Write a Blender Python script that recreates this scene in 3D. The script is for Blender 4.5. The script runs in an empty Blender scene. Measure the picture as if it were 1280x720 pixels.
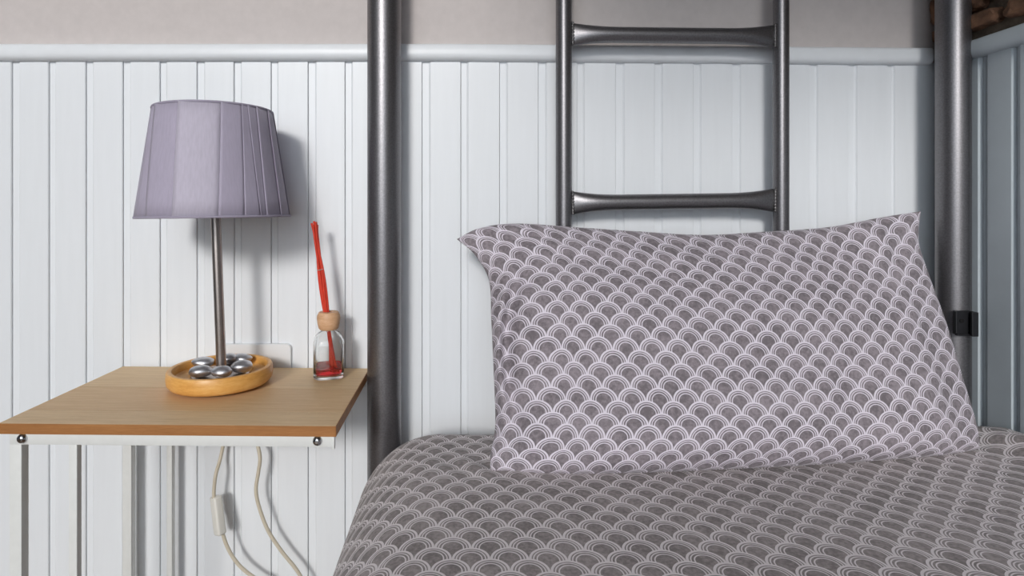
import bpy, bmesh, math, random
from mathutils import Vector, Matrix, noise

C = bpy.context.scene
COL = C.collection
PI = math.pi

# ------------------------------------------------------------------ camera
F, CX, CY, CAMZ = 700.0, 575.0, 265.0, 0.92     # focal length and principal point in 1280x720 pixels
cd = bpy.data.cameras.new('camera')
cam = bpy.data.objects.new('camera', cd)
COL.objects.link(cam)
cam.location = (0, 0, CAMZ)
cam.rotation_euler = (PI / 2, 0, 0)
cd.sensor_width = 36.0
cd.lens = F / 1280 * 36
cd.shift_x = (640 - CX) / 1280
cd.shift_y = -(360 - CY) / 1280
cd.clip_start = 0.02
C.camera = cam

# ------------------------------------------------------------------ world, lamp, exposure
w = bpy.data.worlds.new('room_ambience')
C.world = w
w.use_nodes = True
bgn = w.node_tree.nodes['Background']
bgn.inputs[0].default_value = (0.84, 0.92, 1.0, 1)
bgn.inputs[1].default_value = 2.5

# low soft daylight coming through the added wide window behind the camera
ld = bpy.data.lights.new('daylight', 'SUN')
ld.angle = math.radians(11)
ld.energy = 1.75
ld.color = (1.0, 0.965, 0.93)
sun = bpy.data.objects.new('daylight', ld)
COL.objects.link(sun)
sun.location = (-1.5, -4, 2.6)
sun.rotation_euler = Vector((0.19, 1.0, -0.36)).to_track_quat('-Z', 'Y').to_euler()

C.view_settings.view_transform = 'Standard'
C.view_settings.look = 'None'
C.view_settings.exposure = -0.06
C.view_settings.gamma = 1.0
C.view_settings.use_curve_mapping = False

# ------------------------------------------------------------------ helpers

def P(px, py, Y):
    return Vector(((px - CX) * Y / F, Y, CAMZ - (py - CY) * Y / F))


def srgb(r, g, b):
    def f(c):
        c /= 255.0
        return c / 12.92 if c <= 0.04045 else ((c + 0.055) / 1.055) ** 2.4
    return (f(r), f(g), f(b), 1)


def link(o, parent=None):
    COL.objects.link(o)
    if parent is not None:
        o.parent = parent
    return o


def tag(o, label=None, cat=None, group=None, kind=None):
    if label: o['label'] = label
    if cat: o['category'] = cat
    if group: o['group'] = group
    if kind: o['kind'] = kind
    return o


def empty(name, loc, label, cat, rz=0, group=None):
    o = bpy.data.objects.new(name, None)
    o.empty_display_size = 0.05
    o.location = loc
    o.rotation_euler = (0, 0, rz)
    link(o)
    return tag(o, label, cat, group)


def obj(name, bm, mat, parent=None, smooth=False, recalc=True):
    if recalc:
        bmesh.ops.recalc_face_normals(bm, faces=bm.faces[:])
    me = bpy.data.meshes.new(name)
    bm.to_mesh(me)
    bm.free()
    if smooth:
        for p in me.polygons:
            p.use_smooth = True
    me.materials.append(mat)
    return link(bpy.data.objects.new(name, me), parent)


def auto_smooth(o, deg=35):
    lim = math.radians(deg)
    bm = bmesh.new()
    bm.from_mesh(o.data)
    for e in bm.edges:
        if len(e.link_faces) == 2:
            e.smooth = e.calc_face_angle(0) < lim
    bm.to_mesh(o.data)
    bm.free()
    for p in o.data.polygons:
        p.use_smooth = True
    return o


def add_box(bm, a, b, bevel=0.0, seg=2):
    x0, y0, z0 = a; x1, y1, z1 = b
    vs = [bm.verts.new(p) for p in ((x0, y0, z0), (x1, y0, z0), (x1, y1, z0), (x0, y1, z0),
                                    (x0, y0, z1), (x1, y0, z1), (x1, y1, z1), (x0, y1, z1))]
    fs = [bm.faces.new([vs[i] for i in q]) for q in
          ((0, 3, 2, 1), (4, 5, 6, 7), (0, 1, 5, 4), (1, 2, 6, 5), (2, 3, 7, 6), (3, 0, 4, 7))]
    if bevel:
        es = list({e for f in fs for e in f.edges})
        bmesh.ops.bevel(bm, geom=es, offset=bevel, segments=seg, affect='EDGES', profile=0.5)
    return bm


def box(a, b, bevel=0.0, seg=2):
    return add_box(bmesh.new(), a, b, bevel, seg)


def add_tube(bm, pts, r, n=12, caps=True):
    """tube along points; r a number or a list of radii"""
    pts = [Vector(p) for p in pts]
    rs = r if isinstance(r, (list, tuple)) else [r] * len(pts)
    rings, up = [], None
    for i, p in enumerate(pts):
        t = (pts[min(i + 1, len(pts) - 1)] - pts[max(i - 1, 0)]).normalized()
        if up is None:
            up = Vector((0, 0, 1)) if abs(t.z) < 0.9 else Vector((1, 0, 0))
        s = t.cross(up).normalized()
        up = s.cross(t).normalized()
        rings.append([bm.verts.new(p + rs[i] * (math.cos(2 * PI * k / n) * s + math.sin(2 * PI * k / n) * up))
                      for k in range(n)])
    for a, b in zip(rings, rings[1:]):
        for k in range(n):
            bm.faces.new((a[k], a[(k + 1) % n], b[(k + 1) % n], b[k]))
    if caps:
        bm.faces.new(rings[0][::-1]); bm.faces.new(rings[-1])
    return bm


def add_lathe(bm, prof, n=48, center=(0, 0), close=False):
    """profile of (radius, z); radius 0 makes a pole"""
    rings = []
    for r, z in prof:
        if r < 1e-6:
            rings.append([bm.verts.new((center[0], center[1], z))])
        else:
            rings.append([bm.verts.new((center[0] + r * math.cos(2 * PI * k / n),
                                        center[1] + r * math.sin(2 * PI * k / n), z)) for k in range(n)])
    pairs = list(zip(rings, rings[1:]))
    if close:
        pairs.append((rings[-1], rings[0]))
    for a, b in pairs:
        for k in range(n):
            q = [a[k % len(a)], a[(k + 1) % len(a)], b[(k + 1) % len(b)], b[k % len(b)]]
            u = []
            for v in q:
                if v not in u: u.append(v)
            if len(u) >= 3: bm.faces.new(u)
    return bm


def prism(poly, axis_pts):
    """poly: list of functions-free 3D offsets; axis_pts: two offset vectors"""
    bm = bmesh.new()
    a = [bm.verts.new(Vector(p) + Vector(axis_pts[0])) for p in poly]
    b = [bm.verts.new(Vector(p) + Vector(axis_pts[1])) for p in poly]
    n = len(poly)
    for k in range(n):
        bm.faces.new((a[k], a[(k + 1) % n], b[(k + 1) % n], b[k]))
    bm.faces.new(a[::-1]); bm.faces.new(b)
    return bm


def catmull(pts, per=8):
    pts = [Vector(p) for p in pts]
    out = []
    for i in range(len(pts) - 1):
        p0, p1, p2, p3 = pts[max(i - 1, 0)], pts[i], pts[i + 1], pts[min(i + 2, len(pts) - 1)]
        for k in range(per):
            t = k / per
            out.append(0.5 * ((2 * p1) + (p2 - p0) * t + (2 * p0 - 5 * p1 + 4 * p2 - p3) * t * t
                              + (3 * p1 - p0 - 3 * p2 + p3) * t ** 3))
    out.append(pts[-1])
    return out


# ------------------------------------------------------------------ materials
class NT:
    def __init__(self, name):
        self.m = bpy.data.materials.new(name)
        self.m.use_nodes = True
        self.t = self.m.node_tree
        self.b = self.t.nodes['Principled BSDF']

    def n(self, kind, **kw):
        nd = self.t.nodes.new(kind)
        for k, v in kw.items():
            setattr(nd, k, v)
        return nd

    def l(self, a, b):
        self.t.links.new(a, b)

    def set(self, **kw):
        for k, v in kw.items():
            self.b.inputs[k.replace('_', ' ')].default_value = v
        return self

    def math(self, op, a, b=None, c=None):
        nd = self.n('ShaderNodeMath', operation=op)
        for i, v in enumerate((a, b, c)):
            if v is None: continue
            if isinstance(v, (int, float)): nd.inputs[i].default_value = v
            else: self.l(v, nd.inputs[i])
        return nd.outputs[0]

    def noise(self, scale, detail=2.0, rough=0.5, stretch=None, coord='Object'):
        tc = self.n('ShaderNodeTexCoord')
        src = tc.outputs[coord]
        if stretch:
            mp = self.n('ShaderNodeMapping')
            mp.inputs['Scale'].default_value = stretch
            self.l(src, mp.inputs['Vector'])
            src = mp.outputs[0]
        nz = self.n('ShaderNodeTexNoise')
        nz.inputs['Scale'].default_value = scale
        nz.inputs['Detail'].default_value = detail
        nz.inputs['Roughness'].default_value = rough
        self.l(src, nz.inputs['Vector'])
        return nz.outputs['Fac']

    def ramp(self, fac, stops, interp='LINEAR'):
        r = self.n('ShaderNodeValToRGB')
        r.color_ramp.interpolation = interp
        e = r.color_ramp.elements
        while len(e) < len(stops): e.new(0.5)
        for el, (p, c) in zip(e, stops):
            el.position = p; el.color = c
        self.l(fac, r.inputs[0])
        return r.outputs[0]

    def bump(self, h, strength=0.2, dist=0.001):
        bp = self.n('ShaderNodeBump')
        bp.inputs['Strength'].default_value = strength
        bp.inputs['Distance'].default_value = dist
        self.l(h, bp.inputs['Height'])
        self.l(bp.outputs[0], self.b.inputs['Normal'])


def mat_plain(name, c, rough=0.5, metal=0.0, nscale=0, var=0.06, bump=0.0, bdist=0.001, stretch=None, **kw):
    a = NT(name)
    a.set(Base_Color=c, Roughness=rough, Metallic=metal, **kw)
    if nscale:
        f = a.noise(nscale, 3.0, 0.55, stretch)
        lo = tuple(x * (1 - var) for x in c[:3]) + (1,)
        hi = tuple(min(1, x * (1 + var)) for x in c[:3]) + (1,)
        a.l(a.ramp(f, [(0.3, lo), (0.7, hi)]), a.b.inputs['Base Color'])
        if bump:
            a.bump(f, bump, bdist)
    return a.m


def mat_wood(name, dark, mid, light, axis_scale, scale=6.0, rough=0.55, bump=0.12):
    a = NT(name)
    a.set(Roughness=rough)
    f1 = a.noise(scale, 6.0, 0.6, axis_scale)
    fine = a.noise(scale * 7, 3.0, 0.6, axis_scale)
    mix = a.math('ADD', a.math('MULTIPLY', f1, 0.62), a.math('MULTIPLY', fine, 0.38))
    a.l(a.ramp(mix, [(0.30, dark), (0.5, mid), (0.68, light)]), a.b.inputs['Base Color'])
    a.bump(fine, bump, 0.0006)
    return a.m


def mat_scallop(name, fill, line, width=0.043, rot=0.0, off=(0, 0)):
    """printed fish-scale pattern laid out in fabric metres (the UV map)"""
    a = NT(name)
    a.set(Roughness=0.85, Sheen_Weight=0.12)
    uv = a.n('ShaderNodeUVMap')
    mp = a.n('ShaderNodeMapping')
    mp.inputs['Rotation'].default_value = (0, 0, rot)
    mp.inputs['Scale'].default_value = (1 / width, 1 / width, 1)
    mp.inputs['Location'].default_value = (off[0], off[1], 0)
    a.l(uv.outputs[0], mp.inputs['Vector'])
    sx = a.n('ShaderNodeSeparateXYZ')
    a.l(mp.outputs[0], sx.inputs[0])
    U, V = sx.outputs[0], sx.outputs[1]
    h, R = 0.49, 0.5
    j = a.math('CEIL', a.math('DIVIDE', a.math('SUBTRACT', V, R), h))
    dv0 = a.math('SUBTRACT', V, a.math('MULTIPLY', j, h))
    offr = a.math('FRACT', a.math('MULTIPLY', j, 0.5))
    base = a.math('SUBTRACT', U, offr)
    du0 = a.math('SUBTRACT', a.math('FRACT', a.math('ADD', base, 0.5)), 0.5)
    du1 = a.math('SUBTRACT', a.math('FRACT', base), 0.5)
    dv1 = a.math('MAXIMUM', a.math('SUBTRACT', dv0, h), 0.0)

    def length(x, y):
        return a.math('SQRT', a.math('ADD', a.math('MULTIPLY', x, x), a.math('MULTIPLY', y, y)))
    d0, d1 = length(du0, dv0), length(du1, dv1)
    ins = a.math('LESS_THAN', d0, R)
    d = a.math('ADD', a.math('MULTIPLY', ins, d0), a.math('MULTIPLY', a.math('SUBTRACT', 1.0, ins), d1))
    r = a.math('MULTIPLY', d, 2.0)
    k, wh = (0, 0, 0, 1), (1, 1, 1, 1)
    e = 0.012
    st = [(0.0, k)]
    for lo, hi in ((0.545, 0.615), (0.725, 0.795), (0.865, 1.05)):
        st += [(lo - e, k), (lo + e, wh)]
        if hi < 1: st += [(hi - e, wh), (hi + e, k)]
    mask = a.ramp(r, st)
    mott = a.noise(190, 3.0, 0.65)
    big = a.noise(24, 2.0, 0.5)
    shade = a.math('ADD', a.math('MULTIPLY', mott, 0.55), a.math('MULTIPLY', big, 0.35))
    fillc = a.ramp(shade, [(0.36, tuple(x * 0.70 for x in fill[:3]) + (1,)),
                           (0.56, tuple(x * 1.32 for x in fill[:3]) + (1,))])
    mx = a.n('ShaderNodeMix', data_type='RGBA')
    a.l(mask, mx.inputs[0])
    a.l(fillc, mx.inputs[6])
    mx.inputs[7].default_value = line
    a.l(mx.outputs[2], a.b.inputs['Base Color'])
    a.bump(a.noise(900, 2.0, 0.6), 0.12, 0.0006)
    return a.m


M = {}
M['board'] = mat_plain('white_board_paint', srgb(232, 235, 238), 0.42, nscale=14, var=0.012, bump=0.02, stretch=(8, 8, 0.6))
M['shaded_board'] = mat_plain('shaded_white_board_paint', srgb(188, 197, 202), 0.4, nscale=30, var=0.02)  # white board paint darkened; the right wall's shade is put into this colour
M['trim'] = mat_plain('white_trim_paint', srgb(232, 235, 238), 0.38, nscale=30, var=0.02)
M['plaster'] = mat_plain('warm_grey_plaster', srgb(204, 196, 193), 0.9, nscale=60, var=0.03, bump=0.12)
M['dim_paint'] = mat_plain('blue_grey_wall_paint', srgb(112, 118, 126), 0.9)
M['mortar'] = mat_plain('dark_mortar', srgb(96, 84, 72), 0.95, nscale=90, var=0.3, bump=0.6, bdist=0.004)
M['stone'] = mat_plain('brown_stone', srgb(110, 80, 60), 0.9, nscale=45, var=0.45, bump=0.8, bdist=0.006)
M['floor'] = mat_wood('floor_wood', srgb(96, 72, 52), srgb(120, 92, 66), srgb(142, 112, 84), (1, 12, 1), 3)
M['steel'] = mat_plain('grey_metal_paint', srgb(124, 122, 124), 0.38, 0.85, nscale=420, var=0.16, bump=0.22, bdist=0.0008)
M['weld'] = mat_plain('weld_metal', srgb(108, 106, 106), 0.4, 0.75, nscale=300, var=0.2, bump=0.4)
M['black'] = mat_plain('black_metal', srgb(38, 38, 41), 0.4, 0.3, nscale=200, var=0.1)
M['hole'] = mat_plain('black_hole', srgb(8, 8, 8), 0.9)
M['top'] = mat_wood('oak_veneer', srgb(206, 173, 129), srgb(222, 190, 146), srgb(233, 204, 162), (0.5, 9, 9), 30, 0.5)
M['joint'] = mat_plain('dark_wood_joint', srgb(120, 90, 58), 0.8)
M['top_b'] = mat_wood('oak_veneer_warm', srgb(204, 166, 122), srgb(218, 183, 138), srgb(229, 197, 155), (0.5, 9, 9), 30, 0.5)
M['band'] = mat_wood('brown_edge_band', srgb(142, 92, 46), srgb(164, 110, 60), srgb(182, 128, 76), (0.7, 9, 9), 14, 0.5)
M['white_metal'] = mat_plain('white_powder_coat', srgb(226, 227, 224), 0.4, nscale=80, var=0.02)
M['chrome'] = mat_plain('chrome', srgb(190, 190, 192), 0.14, 1.0)
M['dish'] = mat_wood('honey_wood', srgb(206, 142, 66), srgb(228, 170, 92), srgb(240, 192, 120), (1.2, 1.2, 5), 11, 0.38, 0.05)
M['stem'] = mat_plain('dark_brushed_steel', srgb(176, 166, 160), 0.34, 1.0, nscale=500, var=0.08)
M['pebble'] = mat_plain('silver_pebble', srgb(205, 205, 209), 0.40, 0.95, nscale=90, var=0.12, bump=0.15, bdist=0.001)
M['shade_a'] = mat_plain('lavender_ribbon', srgb(174, 166, 184), 0.75, nscale=40, var=0.05, bump=0.1, stretch=(9, 9, 0.5), Sheen_Weight=0.1)
M['shade_b'] = mat_plain('pale_lavender_ribbon', srgb(190, 183, 198), 0.75, nscale=40, var=0.06, bump=0.1, stretch=(9, 9, 0.5), Sheen_Weight=0.1)
M['shade_in'] = mat_plain('shade_lining', srgb(120, 112, 124), 0.8)
M['hem'] = mat_plain('shade_hem', srgb(160, 153, 170), 0.7)
M['bulb'] = mat_plain('white_bulb', srgb(230, 228, 220), 0.3)
M['beige'] = mat_wood('beech_wood', srgb(196, 146, 108), srgb(214, 168, 128), srgb(226, 186, 150), (2, 2, 8), 20, 0.5, 0.05)
M['reed'] = mat_plain('red_reed', srgb(214, 62, 40), 0.55, nscale=120, var=0.15, stretch=(6, 6, 0.5))
M['cord'] = mat_plain('ivory_cable', srgb(206, 196, 176), 0.45)
M['switch'] = mat_plain('white_plastic', srgb(228, 226, 218), 0.35)
M['socket'] = mat_plain('white_socket_plastic', srgb(232, 234, 236), 0.35)
M['fabric_in'] = mat_plain('white_ticking', srgb(210, 208, 205), 0.9)
M['pillow'] = mat_scallop('scallop_print_pillowcase', srgb(135, 126, 131), srgb(226, 218, 228), 0.0425, 0.0, (0.2, 0.1))
M['duvet'] = mat_scallop('scallop_print_duvet', srgb(146, 137, 136), srgb(230, 222, 224), 0.0405, math.radians(2.5), (0.35, 0.2))
g = NT('clear_glass')
g.set(Base_Color=(0.97, 0.98, 0.98, 1), Roughness=0.0, IOR=1.45, Transmission_Weight=1.0)
M['glass'] = g.m
g = NT('red_liquid')
g.set(Base_Color=(0.85, 0.03, 0.05, 1), Roughness=0.0, IOR=1.33, Transmission_Weight=0.9)
M['liquid'] = g.m
g = NT('clear_plastic_tie')
g.set(Base_Color=(0.9, 0.85, 0.8, 1), Roughness=0.2, Transmission_Weight=0.5)
M['tie'] = g.m

# ------------------------------------------------------------------ setting
YB, YR, YW = 1.050, 1.0536, 1.060          # board face, channel floor, plaster
XR = 0.892                                 # face of the boards on the right wall
floor = obj('floor', box((-2.0, -2.4, -0.05), (1.1, 1.06, 0.0)), M['floor']); tag(floor, kind='structure')
wall_back = obj('wall_back', box((-2.0, YW, 0.0), (0.905, 1.16, 3.2)), M['plaster']); tag(wall_back, kind='structure')
wall_right = obj('wall_right', box((0.899, -2.4, 0.0), (1.05, 1.16, 3.2)), M['mortar']); tag(wall_right, kind='structure')

# the unseen rest of the room, added for its light and shade: left wall, ceiling, front wall with a wide window opening
wl = obj('wall_left', box((-2.12, -2.4, 0.0), (-2.0, 1.16, 3.2)), M['dim_paint']); tag(wl, kind='structure')
cg = obj('ceiling', box((-2.12, -2.4, 3.2), (1.05, 1.16, 3.3)), M['plaster']); tag(cg, kind='structure')
bm = bmesh.new()
WX0, WX1, WZ0, WZ1 = -1.95, 0.75, 0.5, 3.1
add_box(bm, (-2.12, -2.5, 0), (WX0, -2.4, 3.2)); add_box(bm, (WX1, -2.5, 0), (1.05, -2.4, 3.2))
add_box(bm, (WX0, -2.5, 0), (WX1, -2.4, WZ0)); add_box(bm, (WX0, -2.5, WZ1), (WX1, -2.4, 3.2))
wf = obj('wall_front', bm, M['dim_paint']); tag(wf, kind='structure')
bm = bmesh.new()
for a_, b_ in (((WX0, -2.48, WZ0), (WX0 + .05, -2.42, WZ1)), ((WX1 - .05, -2.48, WZ0), (WX1, -2.42, WZ1)), ((-.40, -2.48, WZ0), (-.35, -2.42, WZ1)),
               ((WX0, -2.48, WZ0), (WX1, -2.42, WZ0 + .05)), ((WX0, -2.48, WZ1 - .05), (WX1, -2.42, WZ1))):
    add_box(bm, a_, b_)
wn = obj('added_window_1', bm, M['trim']); tag(wn, kind='structure')

RT, RB = 1.2335, 1.2025                    # top and underside of the dado rail


def rail_dz(x):
    return -0.0075 * max(0.0, x) / 0.87


def board_back(x0, x1, rec, top):
    poly = [(x0 + .0007, YW - .0002), (x0 + .0007, YR), (x0 + rec - .0022, YR), (x0 + rec - .0002, YB + .0022), (x0 + rec + .0014, YB),
            (x1 - .0010, YB), (x1, YB + .0012), (x1, YW - .0002)]
    return prism([(x, y, 0) for x, y in poly], ((0, 0, 0.0), (0, 0, top)))


edges = [14 + 46.35 * i for i in range(-9, 11)] + [527.5 + 48.5 * i for i in range(0, 13)]
xs = [(e - CX) * YB / F for e in edges]
for i, x0 in enumerate(xs):
    x1 = xs[i + 1] if i + 1 < len(xs) else 0.8905
    obj('board', board_back(x0, x1, 0.0138 + 0.001 * math.sin(i * 2.3), RB + .004 + rail_dz(x0)), M['board'], wall_back)


def rail_prof(d):   # (distance out of the wall, z)
    return [(-0.0095, RT), (0.006, RT), (0.0105, RT - .002), (0.013, RT - .006), (0.0135, RB + .011), (0.0125, RB + .006),
            (0.0095, RB + .002), (0.005, RB + .0003), (0.0005, RB), (-0.0095, RB)]


bm = bmesh.new()
sects = []
for x in (-2.0, -0.6, 0.0, 0.3, 0.6, 0.877):
    sects.append([bm.verts.new((x, YB - o, z + rail_dz(x))) for o, z in rail_prof(0)])
for a, b in zip(sects, sects[1:]):
    n = len(a)
    for k in range(n):
        bm.faces.new((a[k], a[(k + 1) % n], b[(k + 1) % n], b[k]))
bm.faces.new(sects[0]); bm.faces.new(sects[-1][::-1])
tr = auto_smooth(obj('trim_1', bm, M['trim']), 50); tag(tr, kind='structure')

# right wall: boards, rail and the rough stone above
ZR = -0.0165


def board_right(y_far, y_near, rec, top):
    """a board from its channel (far end) to the next channel, running towards the camera"""
    poly = [(.8988, y_far - .0006), (XR + .0065, y_far - .0006), (XR + .0065, y_far - rec + .0015), (XR + .0015, y_far - rec), (XR, y_far - rec - .0012),
            (XR, y_near + .0028), (XR + .0008, y_near + .0019), (XR + .0064, y_near), (.8988, y_near)]
    return prism([(x, y, 0) for x, y in poly], ((0, 0, 0.0), (0, 0, top)))


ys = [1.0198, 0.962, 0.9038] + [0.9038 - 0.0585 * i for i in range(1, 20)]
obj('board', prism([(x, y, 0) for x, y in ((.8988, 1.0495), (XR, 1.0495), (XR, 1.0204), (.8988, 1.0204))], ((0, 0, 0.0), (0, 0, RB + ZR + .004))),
    M['shaded_board'], wall_right)
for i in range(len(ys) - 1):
    obj('board', board_right(ys[i], ys[i + 1], 0.0138 if i < 2 else 0.011, RB + ZR + .004), M['shaded_board'], wall_right)
poly = [(XR - o, 0, z + ZR) for o, z in rail_prof(0)]
poly = [(min(x, .8988), y, z) for x, y, z in poly]
tr = auto_smooth(obj('trim_2', prism(poly, ((0, -0.35, 0), (0, 1.0355, 0))), M['shaded_board']), 50); tag(tr, kind='structure')

rnd = random.Random(7)
zrow = RT + ZR + 0.014
for row in range(7):
    hgt = rnd.uniform(0.045, 0.07) if row else 0.034
    y = 1.058
    while y > 0.35:
        ln = rnd.uniform(0.05, 0.10)
        bm = bmesh.new()
        bmesh.ops.create_icosphere(bm, subdivisions=3, radius=1.0)
        sd = Vector((rnd.uniform(0, 50), rnd.uniform(0, 50), rnd.uniform(0, 50)))
        for v in bm.verts:
            c = v.co.copy()
            q = Vector([math.copysign(abs(t) ** 0.55, t) for t in c])
            q *= 1 + 0.22 * noise.noise(c * 1.6 + sd) + 0.10 * noise.noise(c * 4.0 + sd)
            v.co = Vector((q.x * 0.016, q.y * (ln - .006) / 2, q.z * (hgt - .006) / 2))
        o = obj('stone', bm, M['stone'], wall_right, smooth=False)
        o.location = (0.8965 + rnd.uniform(-.002, .004), y - ln / 2, zrow + hgt / 2)
        o.rotation_euler = (rnd.uniform(-.12, .12), 0, rnd.uniform(-.1, .1))
        y -= ln
    zrow += hgt

# ------------------------------------------------------------------ bunk bed frame
bed = empty('bunk_bed', (0.37, 0.0, 0.0), 'dark grey tubular metal bunk bed frame with end ladder behind the pillow', 'bed')
BO = Vector((0.37, 0.0, 0.0))


def bed_part(name, bm, mat, smooth=True, parent=bed, ang=40):
    o = obj(name, bm, mat, None)
    for v in o.data.vertices:
        v.co -= BO
    o.parent = parent
    if smooth: auto_smooth(o, ang)
    return o


YP = 0.99
pl = Vector(((480.3 - CX) * YP / F, YP, 0)); pr = Vector(((1191.3 - CX) * 0.985 / F, 0.985, 0))
RPL, RPR = 0.0296, 0.0248
post_l = bed_part('post', add_tube(bmesh.new(), [(pl.x, pl.y, 0.0), (pl.x, pl.y, 2.10)], RPL, 40), M['steel'])
post_r = bed_part('post', add_tube(bmesh.new(), [(pr.x, pr.y, 0.0), (pr.x, pr.y, 2.10)], RPR, 40), M['steel'])
for x, y in ((-0.134, -0.98), (0.86, -0.98)):
    bed_part('post', add_tube(bmesh.new(), [(x, y, 0.0), (x, y, 0.34)], 0.025, 16), M['steel'])
bed_part('crossbar', add_tube(bmesh.new(), [(pl.x + .02, 1.003, 0.33), (pr.x - .02, 1.003, 0.33)], 0.012, 16), M['steel'])
bed_part('side_rail', add_tube(bmesh.new(), [(-0.125, -0.96, 0.32), (-0.125, 0.97, 0.32)], 0.014, 16), M['steel'])
bed_part('side_rail', add_tube(bmesh.new(), [(0.858, -0.96, 0.32), (0.858, 0.965, 0.32)], 0.014, 16), M['steel'])
for k in range(12):
    y = -0.9 + k * 0.165
    bed_part('slat', box((-0.112, y - .03, 0.322), (0.846, y + .03, 0.334)), M['steel'], smooth=False)
YL = 1.0
xl, xr = (704.7 - CX) * YL / F, (976.2 - CX) * YL / F
RL = 0.0142
for x, r in ((xl, RL), (xr, 0.0131)):
    bed_part('ladder_rail', add_tube(bmesh.new(), [(x, YL, 0.33), (x, YL, 2.10)], r, 32), M['steel'])


def rung(za, zb, name='rung'):
    bm = bmesh.new()
    x0, x1 = xl + RL * 0.85, xr - 0.0131 * 0.85
    rings, N, K = [], 30, 28
    for i in range(N + 1):
        t = i / N
        t = 0.5 - 0.5 * math.cos(PI * t) if True else t
        x = x0 + (x1 - x0) * t
        d = min(x - x0, x1 - x)
        s = max(0.0, 1 - max(0.0, d - 0.004) / 0.085)
        s2 = s ** 2.2
        hh = 0.0138 + (0.0205 - 0.0138) * s2
        hd = 0.0138 - (0.0138 - 0.0062) * s ** 3.5
        sag = 0.0
        z = za + (zb - za) * t + sag
        ring = []
        for k in range(K):
            a = 2 * PI * k / K
            ring.append(bm.verts.new((x, YL + hd * math.cos(a), z + hh * math.sin(a))))
        rings.append(ring)
    for a, b in zip(rings, rings[1:]):
        for k in range(K):
            bm.faces.new((a[k], a[(k + 1) % K], b[(k + 1) % K], b[k]))
    bm.faces.new(rings[0][::-1]); bm.faces.new(rings[-1])
    r = bed_part(name, bm, M['steel'])
    for x, z, sg in ((x0, za, 1), (x1, zb, -1)):
        bmw = bmesh.new()
        pts, rs = [], []
        for i in range(25):
            t = i / 24
            zz = z - 0.0205 + 0.041 * t
            pts.append((x + sg * (0.0028 + 0.0006 * math.sin(i * 2.1)), YL - 0.0066 + 0.0006 * math.sin(i * 3.3) , zz))
            rs.append(0.0024 + 0.0007 * math.sin(i * 1.9 + 1) )
        add_tube(bmw, pts, rs, 8)
        wd = obj('weld', bmw, M['weld'], None, smooth=True)
        for v in wd.data.vertices: v.co -= BO
        wd.parent = r
    return r


rung(P(0, 43.0, YL).z, P(0, 45.8, YL).z)
rung(P(0, 253.6, YL).z, P(0, 250.2, YL).z)

# unseen upper bunk, added overhead to shade the upper right wall
bed_part('added_upper_base', box((-0.13, -0.97, 1.93), (0.86, 0.965, 1.965)), M['steel'], smooth=False)
bed_part('added_upper_mattress', box((-0.12, -0.96, 1.966), (0.85, 0.955, 2.09), 0.03, 3), M['fabric_in'])

# bracket clip on the right post
bk = bmesh.new()
yb = pr.y - 0.035
a = P(1195, 389, yb); b = P(1219.5, 420, yb)
x0, x1, z1, z0 = a.x, b.x, a.z, b.z
add_box(bk, (x0 + .002, yb + .004, z0 + .002), (x1 - .006, yb + .009, z1), .001)
add_box(bk, (x0 + .001, yb + .001, z0 + .004), (x0 + .004, yb + .006, z1 - .001), .001)
add_box(bk, (x0 + .003, yb, z0), (x1 - .006, yb + .006, z0 + .003), .001)
add_box(bk, (x1 - .011, yb - .006, z0), (x1, yb - .002, z1 - .001), .001)
add_box(bk, (x1 - .004, yb - .004, z0 + .001), (x1, yb + .012, z1 - .001), .001)
br = bed_part('bracket', bk, M['black'], smooth=False)
br['label'] = 'black metal bracket clip'
hb = bmesh.new()
bmesh.ops.create_cone(hb, cap_ends=True, segments=16, radius1=.0035, radius2=.0035, depth=.002,
                      matrix=Matrix.Translation(((x0 + x1) / 2 - .004, yb + .0036, z1 - .017)) @ Matrix.Rotation(PI / 2, 4, 'X'))
h = obj('screw_hole', hb, M['hole'], None)
for v in h.data.vertices: v.co -= BO
h.parent = br

# ------------------------------------------------------------------ mattress and duvet
ZT, RDL, RDB, XC, YC = 0.558, 0.14, 0.07, -0.0274, 0.905      # height, left and back edge radius, start of the bends
mt = obj('mattress', box((-0.125, -0.94, 0.335), (0.868, 0.945, 0.525), 0.085, 5), M['fabric_in'], smooth=True)
tag(mt, 'white mattress hidden under the scallop patterned duvet', 'mattress')


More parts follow.
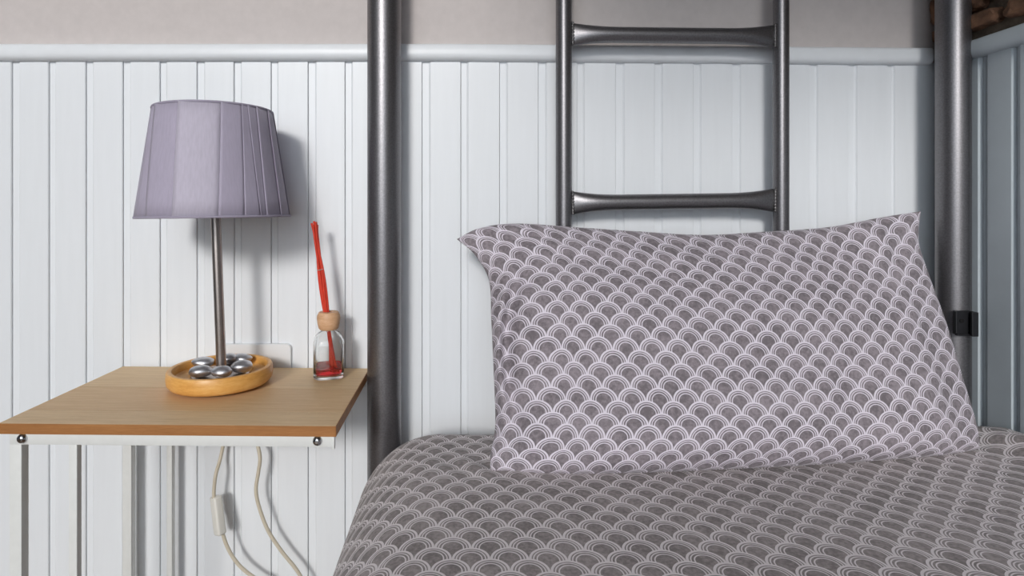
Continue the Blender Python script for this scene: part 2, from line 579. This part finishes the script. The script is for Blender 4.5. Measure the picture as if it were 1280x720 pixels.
def duvet_point(p, q):
    """sheet coordinates (metres) to the draped cloth"""
    dx, dy = max(0.0, XC - p) / RDL, max(0.0, q - YC) / RDB
    rho = math.hypot(dx, dy)
    x, y, z = max(p, XC), min(q, YC), ZT
    nx, ny = (dx / rho, dy / rho) if rho > 1e-9 else (0, 0)
    rz = RDL * nx * nx + RDB * ny * ny
    top = PI / 2 + (0.14 if nx > ny else 0.17) / max(rz, .05) * .6
    rho = min(rho, top)
    if rho < PI / 2:
        o, d = math.sin(rho), rz * (1 - math.cos(rho))
    else:
        o, d = 1.0, rz * (1 + rho - PI / 2)
    x -= nx * o * RDL; y += ny * o * RDB; z -= d
    w = 0.006 * noise.noise(Vector((p * 3.2, q * 3.2, 1.3))) + 0.0025 * noise.noise(Vector((p * 9, q * 7, 4.7)))
    amp = 1.0 if rho < 1 else max(0.25, 2 - rho)
    z += w * amp
    # the cover bunches up a little against the right wall
    t = max(0.0, (p - 0.80) / 0.085)
    z += 0.016 * t * t * (3 - 2 * min(t, 1)) * (0.8 + 0.7 * noise.noise(Vector((q * 9, 0.3, 8))))
    z += 0.010 * math.exp(-((p - .855 + .25 * (q - .86)) / .022) ** 2) * math.exp(-((q - .86) / .09) ** 2)
    # rumple beside the pillow's left foot
    rp = math.hypot(p - 0.03, q - 0.80)
    z += 0.0028 * math.exp(-(rp / 0.05) ** 2) * math.sin(p * 120 + q * 70)
    return Vector((x, y, z))


bm = bmesh.new()
uvl = bm.loops.layers.uv.new('UVMap')
p0, p1, q0, q1 = XC - 0.30, 0.885, -0.95, YC + 0.20
NP, NQ = 190, 240
grid = []
for i in range(NP + 1):
    p = p0 + (p1 - p0) * i / NP
    grid.append([(bm.verts.new(duvet_point(p, q0 + (q1 - q0) * k / NQ)), (p, q0 + (q1 - q0) * k / NQ)) for k in range(NQ + 1)])
for i in range(NP):
    for k in range(NQ):
        qd = (grid[i][k], grid[i + 1][k], grid[i + 1][k + 1], grid[i][k + 1])
        f = bm.faces.new([v for v, _ in qd])
        for lp, (_, uvc) in zip(f.loops, qd):
            lp[uvl].uv = uvc
duvet = obj('duvet', bm, M['duvet'], smooth=True, recalc=False)
tag(duvet, 'grey duvet cover printed with pale scallop arches, spread over the bed', 'duvet')
so = duvet.modifiers.new('thickness', 'SOLIDIFY'); so.thickness = 0.012; so.offset = -1

# ------------------------------------------------------------------ pillow
def poly_eval(pts, t):
    """pts: list of (t, px, py, Y) -> world point, smooth"""
    for i in range(len(pts) - 1):
        if t <= pts[i + 1][0] or i == len(pts) - 2:
            a, b = pts[i], pts[i + 1]
            s = (t - a[0]) / (b[0] - a[0])
            pm, pn = pts[max(i - 1, 0)], pts[min(i + 2, len(pts) - 1)]
            va, vb, vm, vn = (P(*c[1:]) for c in (a, b, pm, pn))
            return 0.5 * ((2 * va) + (vb - vm) * s + (2 * vm - 5 * va + 4 * vb - vn) * s * s + (3 * va - vm - 3 * vb + vn) * s ** 3)


BLc, BRc = (613, 588, .788), (1225, 561, .857)
TLc, TRc = (571, 299, .955), (1151, 264, .965)
left_e = [(0,) + BLc, (.08, 613, 568, .80), (.2, 619, 530, .82), (.4, 617, 465, .855), (.6, 614, 400, .89), (.8, 611, 350, .925), (.92, 593, 318, .945), (1,) + TLc]
right_e = [(0,) + BRc, (.15, 1219, 530, .87), (.35, 1200, 468, .895), (.55, 1181, 405, .92), (.75, 1160, 345, .945), (.88, 1148, 303, .957), (1,) + TRc]
bot_e = [(0,) + BLc, (.12, 690, 593, .784), (.3, 800, 591, .785), (.5, 920, 586, .793), (.7, 1035, 580, .806), (.85, 1130, 573, .825), (.94, 1185, 568, .843), (1,) + BRc]
top_e = [(0,) + TLc, (.06, 600, 285, .958), (.13, 645, 280, .96), (.25, 715, 285, .962), (.4, 800, 291, .962), (.52, 875, 295, .962),
         (.65, 950, 291, .963), (.8, 1030, 285, .964), (.92, 1100, 272, .965), (1,) + TRc]
b00, b10, b01, b11 = P(*BLc), P(*BRc), P(*TLc), P(*TRc)


def coons(u, v):
    return ((1 - v) * poly_eval(bot_e, u) + v * poly_eval(top_e, u) + (1 - u) * poly_eval(left_e, v) + u * poly_eval(right_e, v)
            - ((1 - u) * (1 - v) * b00 + u * (1 - v) * b10 + (1 - u) * v * b01 + u * v * b11))


NU, NV = 220, 110
us = [0.5 - 0.5 * math.cos(PI * i / NU) * (0.35 + 0.65 * 1) if False else 0.5 - 0.5 * (0.45 * math.cos(PI * i / NU) + 0.55 * (1 - 2 * i / NU)) for i in range(NU + 1)]
vs_ = [0.5 - 0.5 * (0.45 * math.cos(PI * i / NV) + 0.55 * (1 - 2 * i / NV)) for i in range(NV + 1)]
base = [[coons(u, v) for v in vs_] for u in us]
nrm = ((b10 - b00) + (b11 - b01)).cross((b01 - b00) + (b11 - b10)).normalized()
if nrm.y > 0: nrm = -nrm


def puff(u, v):
    fu = max(0.0, 1 - abs(2 * u - 1) ** 2.9) ** 0.74
    fv = max(0.0, 1 - abs(2 * v - 1) ** (2.4 if v > .5 else 4.2)) ** 0.62
    return fu * fv


def front(u, v):
    h = 0.078 * puff(u, v)
    e = min(1.0, 6 * min(u, 1 - u, v, 1 - v))
    wr = 0.004 * noise.noise(Vector((u * 5, v * 4, 2.2))) + 0.0022 * noise.noise(Vector((u * 14, v * 9, 7.7)))
    # creases fanning in from the left seam and the top corners
    cl = math.exp(-(u / 0.085) ** 2)
    wr += 0.017 * cl * noise.noise(Vector((u * 22 + v * 6, v * 9 - u * 7, 5.5)))
    d = math.hypot((u - .07) * 1.8, v - .93)
    wr += 0.004 * math.exp(-(d / .15) ** 2) * math.sin(30 * math.atan2(1.02 - v, u + .02))
    d = math.hypot((u - .94) * 1.8, v - .92)
    wr += 0.004 * math.exp(-(d / .15) ** 2) * math.sin(22 * math.atan2(1.02 - v, 1.02 - u))
    wr += 0.004 * math.exp(-((v - .9) / .1) ** 2) * noise.noise(Vector((u * 9 + v * 6, v * 16, 3.1)))
    # soft dents where the filling bunches
    wr += 0.006 * noise.noise(Vector((u * 3.1 + 4, v * 2.6, 9.1)))
    # the long fold beside the left seam: a ridge along the seam, then a soft valley
    c_ = .050 + .010 * math.sin(v * 10) + .03 * (v - .5)
    fold = math.exp(-((v - .48) / .30) ** 4)
    cut = -0.016 * fold * math.exp(-((u - c_) / .014) ** 2) + 0.007 * fold * math.exp(-((u - c_ + .026) / .012) ** 2)
    # the same, weaker, short folds running in from it
    for v0, u0, sl in ((.30, .10, .6), (.42, .12, -.5), (.56, .10, .8), (.68, .13, -.4), (.22, .07, -.7)):
        cut -= 0.004 * math.exp(-((v - v0 - sl * (u - u0)) / .016) ** 2) * math.exp(-((u - u0) / .05) ** 2)
    return h + wr * e + cut * min(1.0, 60 * u)


bm = bmesh.new()
uvl = bm.loops.layers.uv.new('UVMap')
fr = [[None] * (NV + 1) for _ in us]
bk_ = [[None] * (NV + 1) for _ in us]
for i, u in enumerate(us):
    for k, v in enumerate(vs_):
        edge = i in (0, NU) or k in (0, NV)
        p = base[i][k]
        fr[i][k] = bm.verts.new(p + nrm * (0 if edge else front(u, v)))
        bk_[i][k] = fr[i][k] if edge else bm.verts.new(p - nrm * 0.035 * puff(u, v))
PW, PH = 0.832, 0.497
# fabric length across the width follows the bulge, so the print narrows where the side turns away
arc, acc, STEPS = [0.0], 0.0, 400
for i in range(STEPS):
    d_ = 0.078 * (puff((i + 1) / STEPS, .5) - puff(i / STEPS, .5))
    acc += math.hypot(0.77 / STEPS, d_)
    arc.append(acc)
arc = [PW / 0.77 * (t - acc / 2) for t in arc]


def arc_at(u):
    t = u * STEPS; i = min(int(t), STEPS - 1)
    return arc[i] + (arc[i + 1] - arc[i]) * (t - i)

for side, gr in ((0, fr), (1, bk_)):
    for i in range(NU):
        for k in range(NV):
            idx = ((i, k), (i + 1, k), (i + 1, k + 1), (i, k + 1))
            if side: idx = idx[::-1]
            f = bm.faces.new([gr[a][b] for a, b in idx])
            for lp, (a, b) in zip(f.loops, idx):
                lp[uvl].uv = (arc_at(us[a]), vs_[b] * PH)
pillow = obj('pillow', bm, M['pillow'], smooth=True)
tag(pillow, 'plump grey pillow printed with pale scallop arches, leaning against the ladder', 'pillow')

# ------------------------------------------------------------------ side table
TA = 0.0
SAG = 0.0085          # the cantilevered top droops slightly towards its free right end
tab = empty('side_table', (-0.6225, 0.7545, 0.0), 'white metal C-shaped side table with three-plank pale oak top beside the bed', 'table')
TW, TD, TZ, TT = 0.4545, 0.2795, 0.635, 0.0142


def tpart(name, bm, mat, smooth=True):
    o = obj(name, bm, mat, tab)
    if name not in ('leg', 'foot'):
        for v in o.data.vertices: v.co.z -= SAG * v.co.x
    return auto_smooth(o, 30) if smooth and name not in ('plank', 'edge_band') else o


for k, (y0, y1) in enumerate(((0.0012, 0.0520), (0.0527, 0.1589), (0.1596, TD))):
    tpart('plank', box((0, y0, TZ - TT), (TW, y1, TZ), 0.0002, 1), M['top_b'] if k == 1 else M['top'])
for y0 in (.05235, .15925):
    tpart('joint', box((.001, y0 - .00034, TZ - .006), (TW - .001, y0 + .00034, TZ - .00015)), M['joint'], smooth=False)
tpart('edge_band', box((0, 0, TZ - TT), (TW, 0.0011, TZ - .0002), 0.0002, 1), M['band'])
tpart('edge_band', box((TW + .0001, 0.0, TZ - TT), (TW + .0011, TD, TZ - .0002), 0.0002, 1), M['band'])
tpart('front_rail', box((0.012, 0.004, 0.605), (TW - .003, 0.010, TZ - TT), .001), M['white_metal'])
tpart('rail_end', box((TW - .0065, 0.0035, 0.602), (TW - .002, 0.010, TZ - TT - .0005), .0008), M['white_metal'])
tpart('back_rail', box((0.012, 0.262, 0.605), (TW - .003, 0.268, TZ - TT), .001), M['white_metal'])
tpart('side_rail', box((0.040, 0.010, 0.608), (0.052, 0.262, TZ - TT), .001), M['white_metal'])
tpart('side_rail', box((0.385, 0.010, 0.608), (0.397, 0.262, TZ - TT), .001), M['white_metal'])
for x0, x1, y0, y1 in ((0.0115, .0280, .0045, .0180), (.0915, .1030, .0050, .0150), (.0105, .0270, .2600, .2740), (.0905, .1005, .2600, .2720)):
    tpart('leg', box((x0, y0, 0.012), (x1, y1, 0.6065), .0012), M['white_metal'])
tpart('foot', box((0.006, 0.003, 0.0), (0.38, 0.020, 0.014), .002), M['white_metal'])
tpart('foot', box((0.006, 0.258, 0.0), (0.38, 0.275, 0.014), .002), M['white_metal'])
for px, py in ((27, 548.5), (396.5, 551.5)):
    Y = 0.7545 + 0.004 + TA * ((px - CX) * .75 / F + 0.6225)
    w_ = P(px, py, Y - .002)
    lx = (w_.x + 0.6225)
    bm = bmesh.new()
    add_lathe(bm, [(0, .0062), (.0026, .0060), (.0046, .0050), (.0060, .0034), (.0066, .0014), (.0066, -.001)], 24)
    bmesh.ops.create_cone(bm, cap_ends=True, segments=6, radius1=.0022, radius2=.0022, depth=.0012, matrix=Matrix.Translation((0, 0, .0062)))
    b_ = auto_smooth(obj('bolt', bm, M['chrome'], tab), 50)
    b_.location = (lx, 0.0042, w_.z)
    b_.rotation_euler = (PI / 2, 0, 0)
    b_['label'] = 'round chrome bolt head'

# ------------------------------------------------------------------ table lamp
LX, LY = -0.397, 0.930
TZL = TZ - SAG * (LX + 0.6225) + .0007
lampo = empty('table_lamp', (LX, LY, TZL), 'table lamp with lavender ribbon shade, steel stem and round wooden dish on the oak top', 'lamp')
bm = bmesh.new()
R1 = 0.0822
add_lathe(bm, [(0, .003), (.070, .003), (.0765, .0045), (R1 - .001, .010), (R1, .018), (R1 - .0005, .0275), (R1 - .002, .0305), (R1 - .005, .0315),
               (R1 - .0085, .0305), (R1 - .0100, .0275), (R1 - .0115, .0185), (R1 - .014, .0165), (0, .0165)], 96)
auto_smooth(obj('dish', bm, M['dish'], lampo), 40)
obj('foot_pad', add_lathe(bmesh.new(), [(0, 0), (.062, 0), (.062, .0032), (0, .0032)], 48), M['black'], lampo)
auto_smooth(obj('flange', add_lathe(bmesh.new(), [(0, .0215), (.044, .0215), (.046, .0195), (.046, .0164), (0, .0164)], 64), M['stem'], lampo), 30)
SB, ST = 0.2775, 0.4535            # underside and top of the shade above the table
lean = 0.036
stem_bot, stem_top = Vector((0.001, 0, .0215)), Vector((0.001 - lean * (ST - .04), 0, ST - .035))
auto_smooth(obj('stem', add_tube(bmesh.new(), [stem_bot, stem_top], 0.0079, 32), M['stem'], lampo), 40)
bm = bmesh.new()
zc = SB + .055
xc_ = 0.001 - lean * zc
add_lathe(bm, [(0, zc + .098), (.012, zc + .095), (.022, zc + .08), (.024, zc + .068), (.019, zc + .05), (.013, zc + .035), (.0135, zc), (0, zc)], 24, (xc_, 0))
obj('bulb', bm, M['bulb'], lampo, smooth=True)
shade = obj('lamp_shade', add_lathe(bmesh.new(), [(.1176, 0), (.0914, ST - SB), (.0904, ST - SB), (.1166, 0)], 96, (0, 0), close=True), M['shade_in'], lampo)
auto_smooth(shade, 40)
shade['label'] = 'lavender ribbon-pleated drum shade'
shade.location = (-0.0085, 0, SB)
shade.rotation_euler = (0, -0.012, 0)
HS = ST - SB
cam_az = math.atan2(-LY, -LX + 0.0)          # from the lamp to the camera
edg = [(-88, -94), (-68, -72), (-53, -64), (-29, -32), (2, 6), (20, 25), (33, 31), (38, 41), (55, 59), (75, 80), (92, 95)]
a_ = 92
while a_ < 245:
    a_ += 17 + 6 * math.sin(a_)
    edg.append((a_, a_ + 3 * math.sin(a_ * 2)))
edg[-1] = (360 - 88, 360 - 94)
for i in range(len(edg) - 1):
    (b0, t0), (b1, t1) = edg[i], edg[i + 1]
    bm = bmesh.new()
    n, mrows = 8, 6
    rows = []
    for r_ in range(mrows + 1):
        s = r_ / mrows
        rad = .1178 + (.0916 - .1178) * s
        row = []
        for k in range(n + 1):
            t = k / n
            ang = math.radians((b0 + (b1 - b0) * t) * (1 - s) + (t0 + (t1 - t0) * t) * s + (1.6 if k == n else 0))
            lift = 0.0003 + 0.0013 * (1 - t) ** 2
            aa = cam_az + ang
            row.append(bm.verts.new(((rad + lift) * math.cos(aa), (rad + lift) * math.sin(aa), HS * s)))
        rows.append(row)
    for r_ in range(mrows):
        for k in range(n):
            bm.faces.new((rows[r_][k], rows[r_][k + 1], rows[r_ + 1][k + 1], rows[r_ + 1][k]))
    rb = obj('ribbon', bm, M['shade_b'] if i in (3, 13) else M['shade_a'], shade, smooth=True, recalc=False)
    sm = rb.modifiers.new('cloth', 'SOLIDIFY'); sm.thickness = 0.0005; sm.offset = 0
for rad, z in ((.1186, .001), (.0924, HS - .001)):
    bm = bmesh.new()
    add_lathe(bm, [(rad + .0008, z - .0018), (rad + .0012, z), (rad + .0008, z + .0018), (rad - .001, z + .0018), (rad - .001, z - .0018)], 96, close=True)
    obj('hem', bm, M['hem'], shade, smooth=True)

# silver pebbles in the dish
peb = [  # px, py of centre, half length, half width, half height (m), turn, tilt, label
    (251, 464, .0185, .0135, .0095, .15, .05, 'shiny silver pebble at the front left of the lamp stem'),
    (277, 464.5, .0165, .0130, .0095, -.1, .0, 'silver pebble directly in front of the lamp stem'),
    (302.5, 458, .0175, .0140, .0105, .35, .1, 'shiny silver pebble at the front right of the lamp stem'),
    (254, 452.5, .0185, .0130, .0085, .2, .0, 'grey silver pebble at the back left of the lamp stem'),
    (286, 448.5, .0160, .0130, .0095, .3, .0, 'silver pebble directly behind the lamp stem'),
    (302, 448, .0185, .0130, .0085, -.1, .05, 'flat silver pebble at the back right, nearest the wall socket'),
]
for px, py, hl, hw, hh, tz, tx, lab in peb:
    zc = TZL + .0217 + hh
    Y = (CAMZ - zc) * F / (py - CY)
    pos = P(px, py, Y)
    bm = bmesh.new()
    bmesh.ops.create_uvsphere(bm, u_segments=32, v_segments=18, radius=1.0)
    sd = Vector((px, py, 3.0))
    for v in bm.verts:
        c = v.co.copy()
        k = 1 + 0.10 * noise.noise(c * 1.1 + sd)
        v.co = Vector((c.x * hl * k, c.y * hw * k, c.z * hh * (1 + .06 * noise.noise(c + sd * 2))))
    o = obj('pebble', bm, M['pebble'], smooth=True)
    zmin = min(v.co.z for v in o.data.vertices)
    o.location = (pos.x, pos.y, TZL + .0217 - zmin)
    o.rotation_euler = (0, 0, tz)
    tag(o, lab, 'pebble', 'silver pebbles in the lamp dish')

# ------------------------------------------------------------------ reed diffuser
DY = 0.982
DX = (410.8 - CX) * DY / F
TZD = TZ - SAG * (DX + 0.6225) + .0003
dif = empty('reed_diffuser', (DX, DY, TZD), 'small clear glass diffuser bottle with red liquid and wooden collar on the table corner', 'diffuser', 0.25)


def sq_ring(bm, half, z, n=48, e=4.0):
    out = []
    for k in range(n):
        a = 2 * PI * k / n
        c, s = math.cos(a), math.sin(a)
        r = half / (abs(c) ** e + abs(s) ** e) ** (1 / e)
        out.append(bm.verts.new((r * c, r * s, z)))
    return out


def loft(bm, secs, cap0=True, cap1=True):
    rings = [sq_ring(bm, *s) for s in secs]
    for a, b in zip(rings, rings[1:]):
        n = len(a)
        for k in range(n):
            bm.faces.new((a[k], a[(k + 1) % n], b[(k + 1) % n], b[k]))
    if cap0: bm.faces.new(rings[0][::-1])
    if cap1: bm.faces.new(rings[-1])
    return rings


HB = 0.0262
bm = bmesh.new()
outer = [(HB - .003, 0, 48, 4), (HB - .0008, .0012, 48, 4), (HB, .004, 48, 4), (HB, .058, 48, 4), (HB - .0008, .065, 48, 3.6), (HB - .0035, .0715, 48, 3.2),
         (HB - .008, .0765, 48, 2.7), (HB - .0125, .0795, 48, 2.2), (.0125, .081, 48, 2), (.0125, .086, 48, 2)]
inner = [(.0108, .086, 48, 2), (.0108, .0805, 48, 2), (HB - .0135, .0775, 48, 2.2), (HB - .0095, .0745, 48, 2.7), (HB - .0052, .0698, 48, 3.2), (HB - .0026, .064, 48, 3.6),
         (HB - .0018, .058, 48, 4), (HB - .0018, .0075, 48, 4), (HB - .004, .0050, 48, 4)]
loft(bm, outer + inner)
auto_smooth(obj('bottle', bm, M['glass'], dif), 50)
bm = bmesh.new()
loft(bm, [(HB - .0042, .0053, 48, 4), (HB - .0021, .0078, 48, 4), (HB - .0021, .0180, 48, 4)])
auto_smooth(obj('liquid', bm, M['liquid'], dif), 50)
bm = bmesh.new()
add_lathe(bm, [(.0062, .0865), (.0128, .0865), (.0150, .0825), (.0172, .0850), (.0192, .0930), (.0203, .1030), (.0198, .1070), (.0172, .1125), (.0160, .1133), (.0065, .1133)], 48, close=True)
auto_smooth(obj('collar', bm, M['beige'], dif), 30)['label'] = 'turned pale wooden collar'

reeds = empty('reed_bundle', (DX, DY, TZD + .0065), 'bundle of thin red reeds standing in the glass diffuser bottle', 'reeds')
ro = Vector((DX, DY, TZD + .0065))
tops = [(389.5, 279, .000), (392.5, 276.5, .003), (394.5, 278.5, -.002), (396.5, 281, .002), (391, 281, -.004), (395, 277.5, .004)]
bots = [(413, .006), (416, -.004), (419, .003), (421.5, -.002), (417.5, .008), (420.5, .006)]
mid = P(408.5, 396, DY)
for k, ((tx, ty, dy), (bx, by)) in enumerate(zip(tops, bots)):
    T = P(tx, ty, DY + dy)
    off = Vector((0.0032 * math.cos(k * PI / 3), 0.0032 * math.sin(k * PI / 3), 0))
    m_ = mid + off
    B = P(bx, 462, DY + by); B.z = TZD + .0075
    tmid = P(401 + off.x * 700, 339, DY) + off * 0.4
    obj('reed', add_tube(bmesh.new(), [q - ro for q in catmull([B, m_, tmid, T], 5)], 0.0020, 8), M['reed'], reeds, smooth=False)
tp = P(400.5, 337, DY) - ro
bm = bmesh.new()
ring = [tp + Vector((0.0052 * math.cos(a), 0.0052 * math.sin(a), 0.0012 * math.cos(a))) for a in [2 * PI * i / 24 for i in range(25)]]
add_tube(bm, ring, 0.0006, 6)
obj('tie', bm, M['tie'], reeds, smooth=True)

# ------------------------------------------------------------------ wall socket behind the lamp
a, b = P(268, 430, 1.043), P(363.5, 430, 1.043)
bm = bmesh.new()
cx_, cz_ = (a.x + b.x) / 2, a.z - 0.043
hw_, hh_ = (b.x - a.x) / 2, 0.043
pts = []
for sx, sz, a0 in ((1, 1, 0), (-1, 1, 90), (-1, -1, 180), (1, -1, 270)):
    for k in range(7):
        t = math.radians(a0 + 15 * k)
        pts.append((sx * (hw_ - .008) + .008 * math.cos(t), sz * (hh_ - .008) + .008 * math.sin(t)))
r1 = [bm.verts.new((cx_ + x, 1.0499, cz_ + z)) for x, z in pts]
r2 = [bm.verts.new((cx_ + x, 1.0440, cz_ + z)) for x, z in pts]
r3 = [bm.verts.new((cx_ + x * .985, 1.0425, cz_ + z * .975)) for x, z in pts]
n = len(pts)
for p_, q_ in ((r1, r2), (r2, r3)):
    for k in range(n): bm.faces.new((p_[k], p_[(k + 1) % n], q_[(k + 1) % n], q_[k]))
bm.faces.new(r3); bm.faces.new(r1[::-1])
sk = auto_smooth(obj('wall_socket', bm, M['socket']), 30)
tag(sk, 'flat white plastic wall socket plate behind the lamp dish', 'socket')

# ------------------------------------------------------------------ lamp cord with its switch
YCD = 1.012
cord = empty('lamp_cord', P(272, 640, YCD), 'ivory lamp cable with inline switch hanging in loops under the side table', 'cord')
co = P(272, 640, YCD)
sw_a, sw_b = P(267.5, 622, YCD), P(277.5, 666, YCD)
path1 = catmull([Vector((-0.400, 1.020, 0.641)), Vector((-0.408, 1.041, 0.638)), Vector((-0.418, 1.0405, 0.60)), P(277, 566, 1.03), P(270, 592, YCD), P(267.5, 612, YCD), sw_a + Vector((0, 0, -.004))], 8)
path2 = catmull([sw_b + Vector((0, 0, .004)), P(283, 681, YCD), P(293, 699, YCD), P(307, 714, YCD), P(330, 729, YCD), P(370, 748, YCD), P(430, 785, YCD), P(440, 840, YCD), P(400, 830, YCD),
                 P(392, 760, YCD), P(375, 719, YCD), P(352, 689, YCD), P(335, 663, YCD), P(324, 634, YCD), P(320, 612, YCD), P(323, 590, YCD), P(325, 572, YCD), P(321, 550, 1.02),
                 P(318, 520, 1.036), P(317, 490, 1.0395)], 8)
for pth in (path1, path2):
    obj('cable', add_tube(bmesh.new(), [q - co for q in pth], 0.0033, 10), M['cord'], cord, smooth=True)
dirv = (sw_b - sw_a).normalized()
bm = box((-.0095, -.008, -.0335), (.0095, .008, .0335), .004, 4)
sw = auto_smooth(obj('switch', bm, M['switch'], cord), 40)
sw.location = (sw_a + sw_b) / 2 - co
sw.rotation_euler = (0, math.atan2(-dirv.x, -dirv.z), math.radians(-35))
sb = box((-.0125, -.004, -.004), (-.0085, .004, .009), .0015, 2)
obj('switch_button', sb, M['switch'], sw)
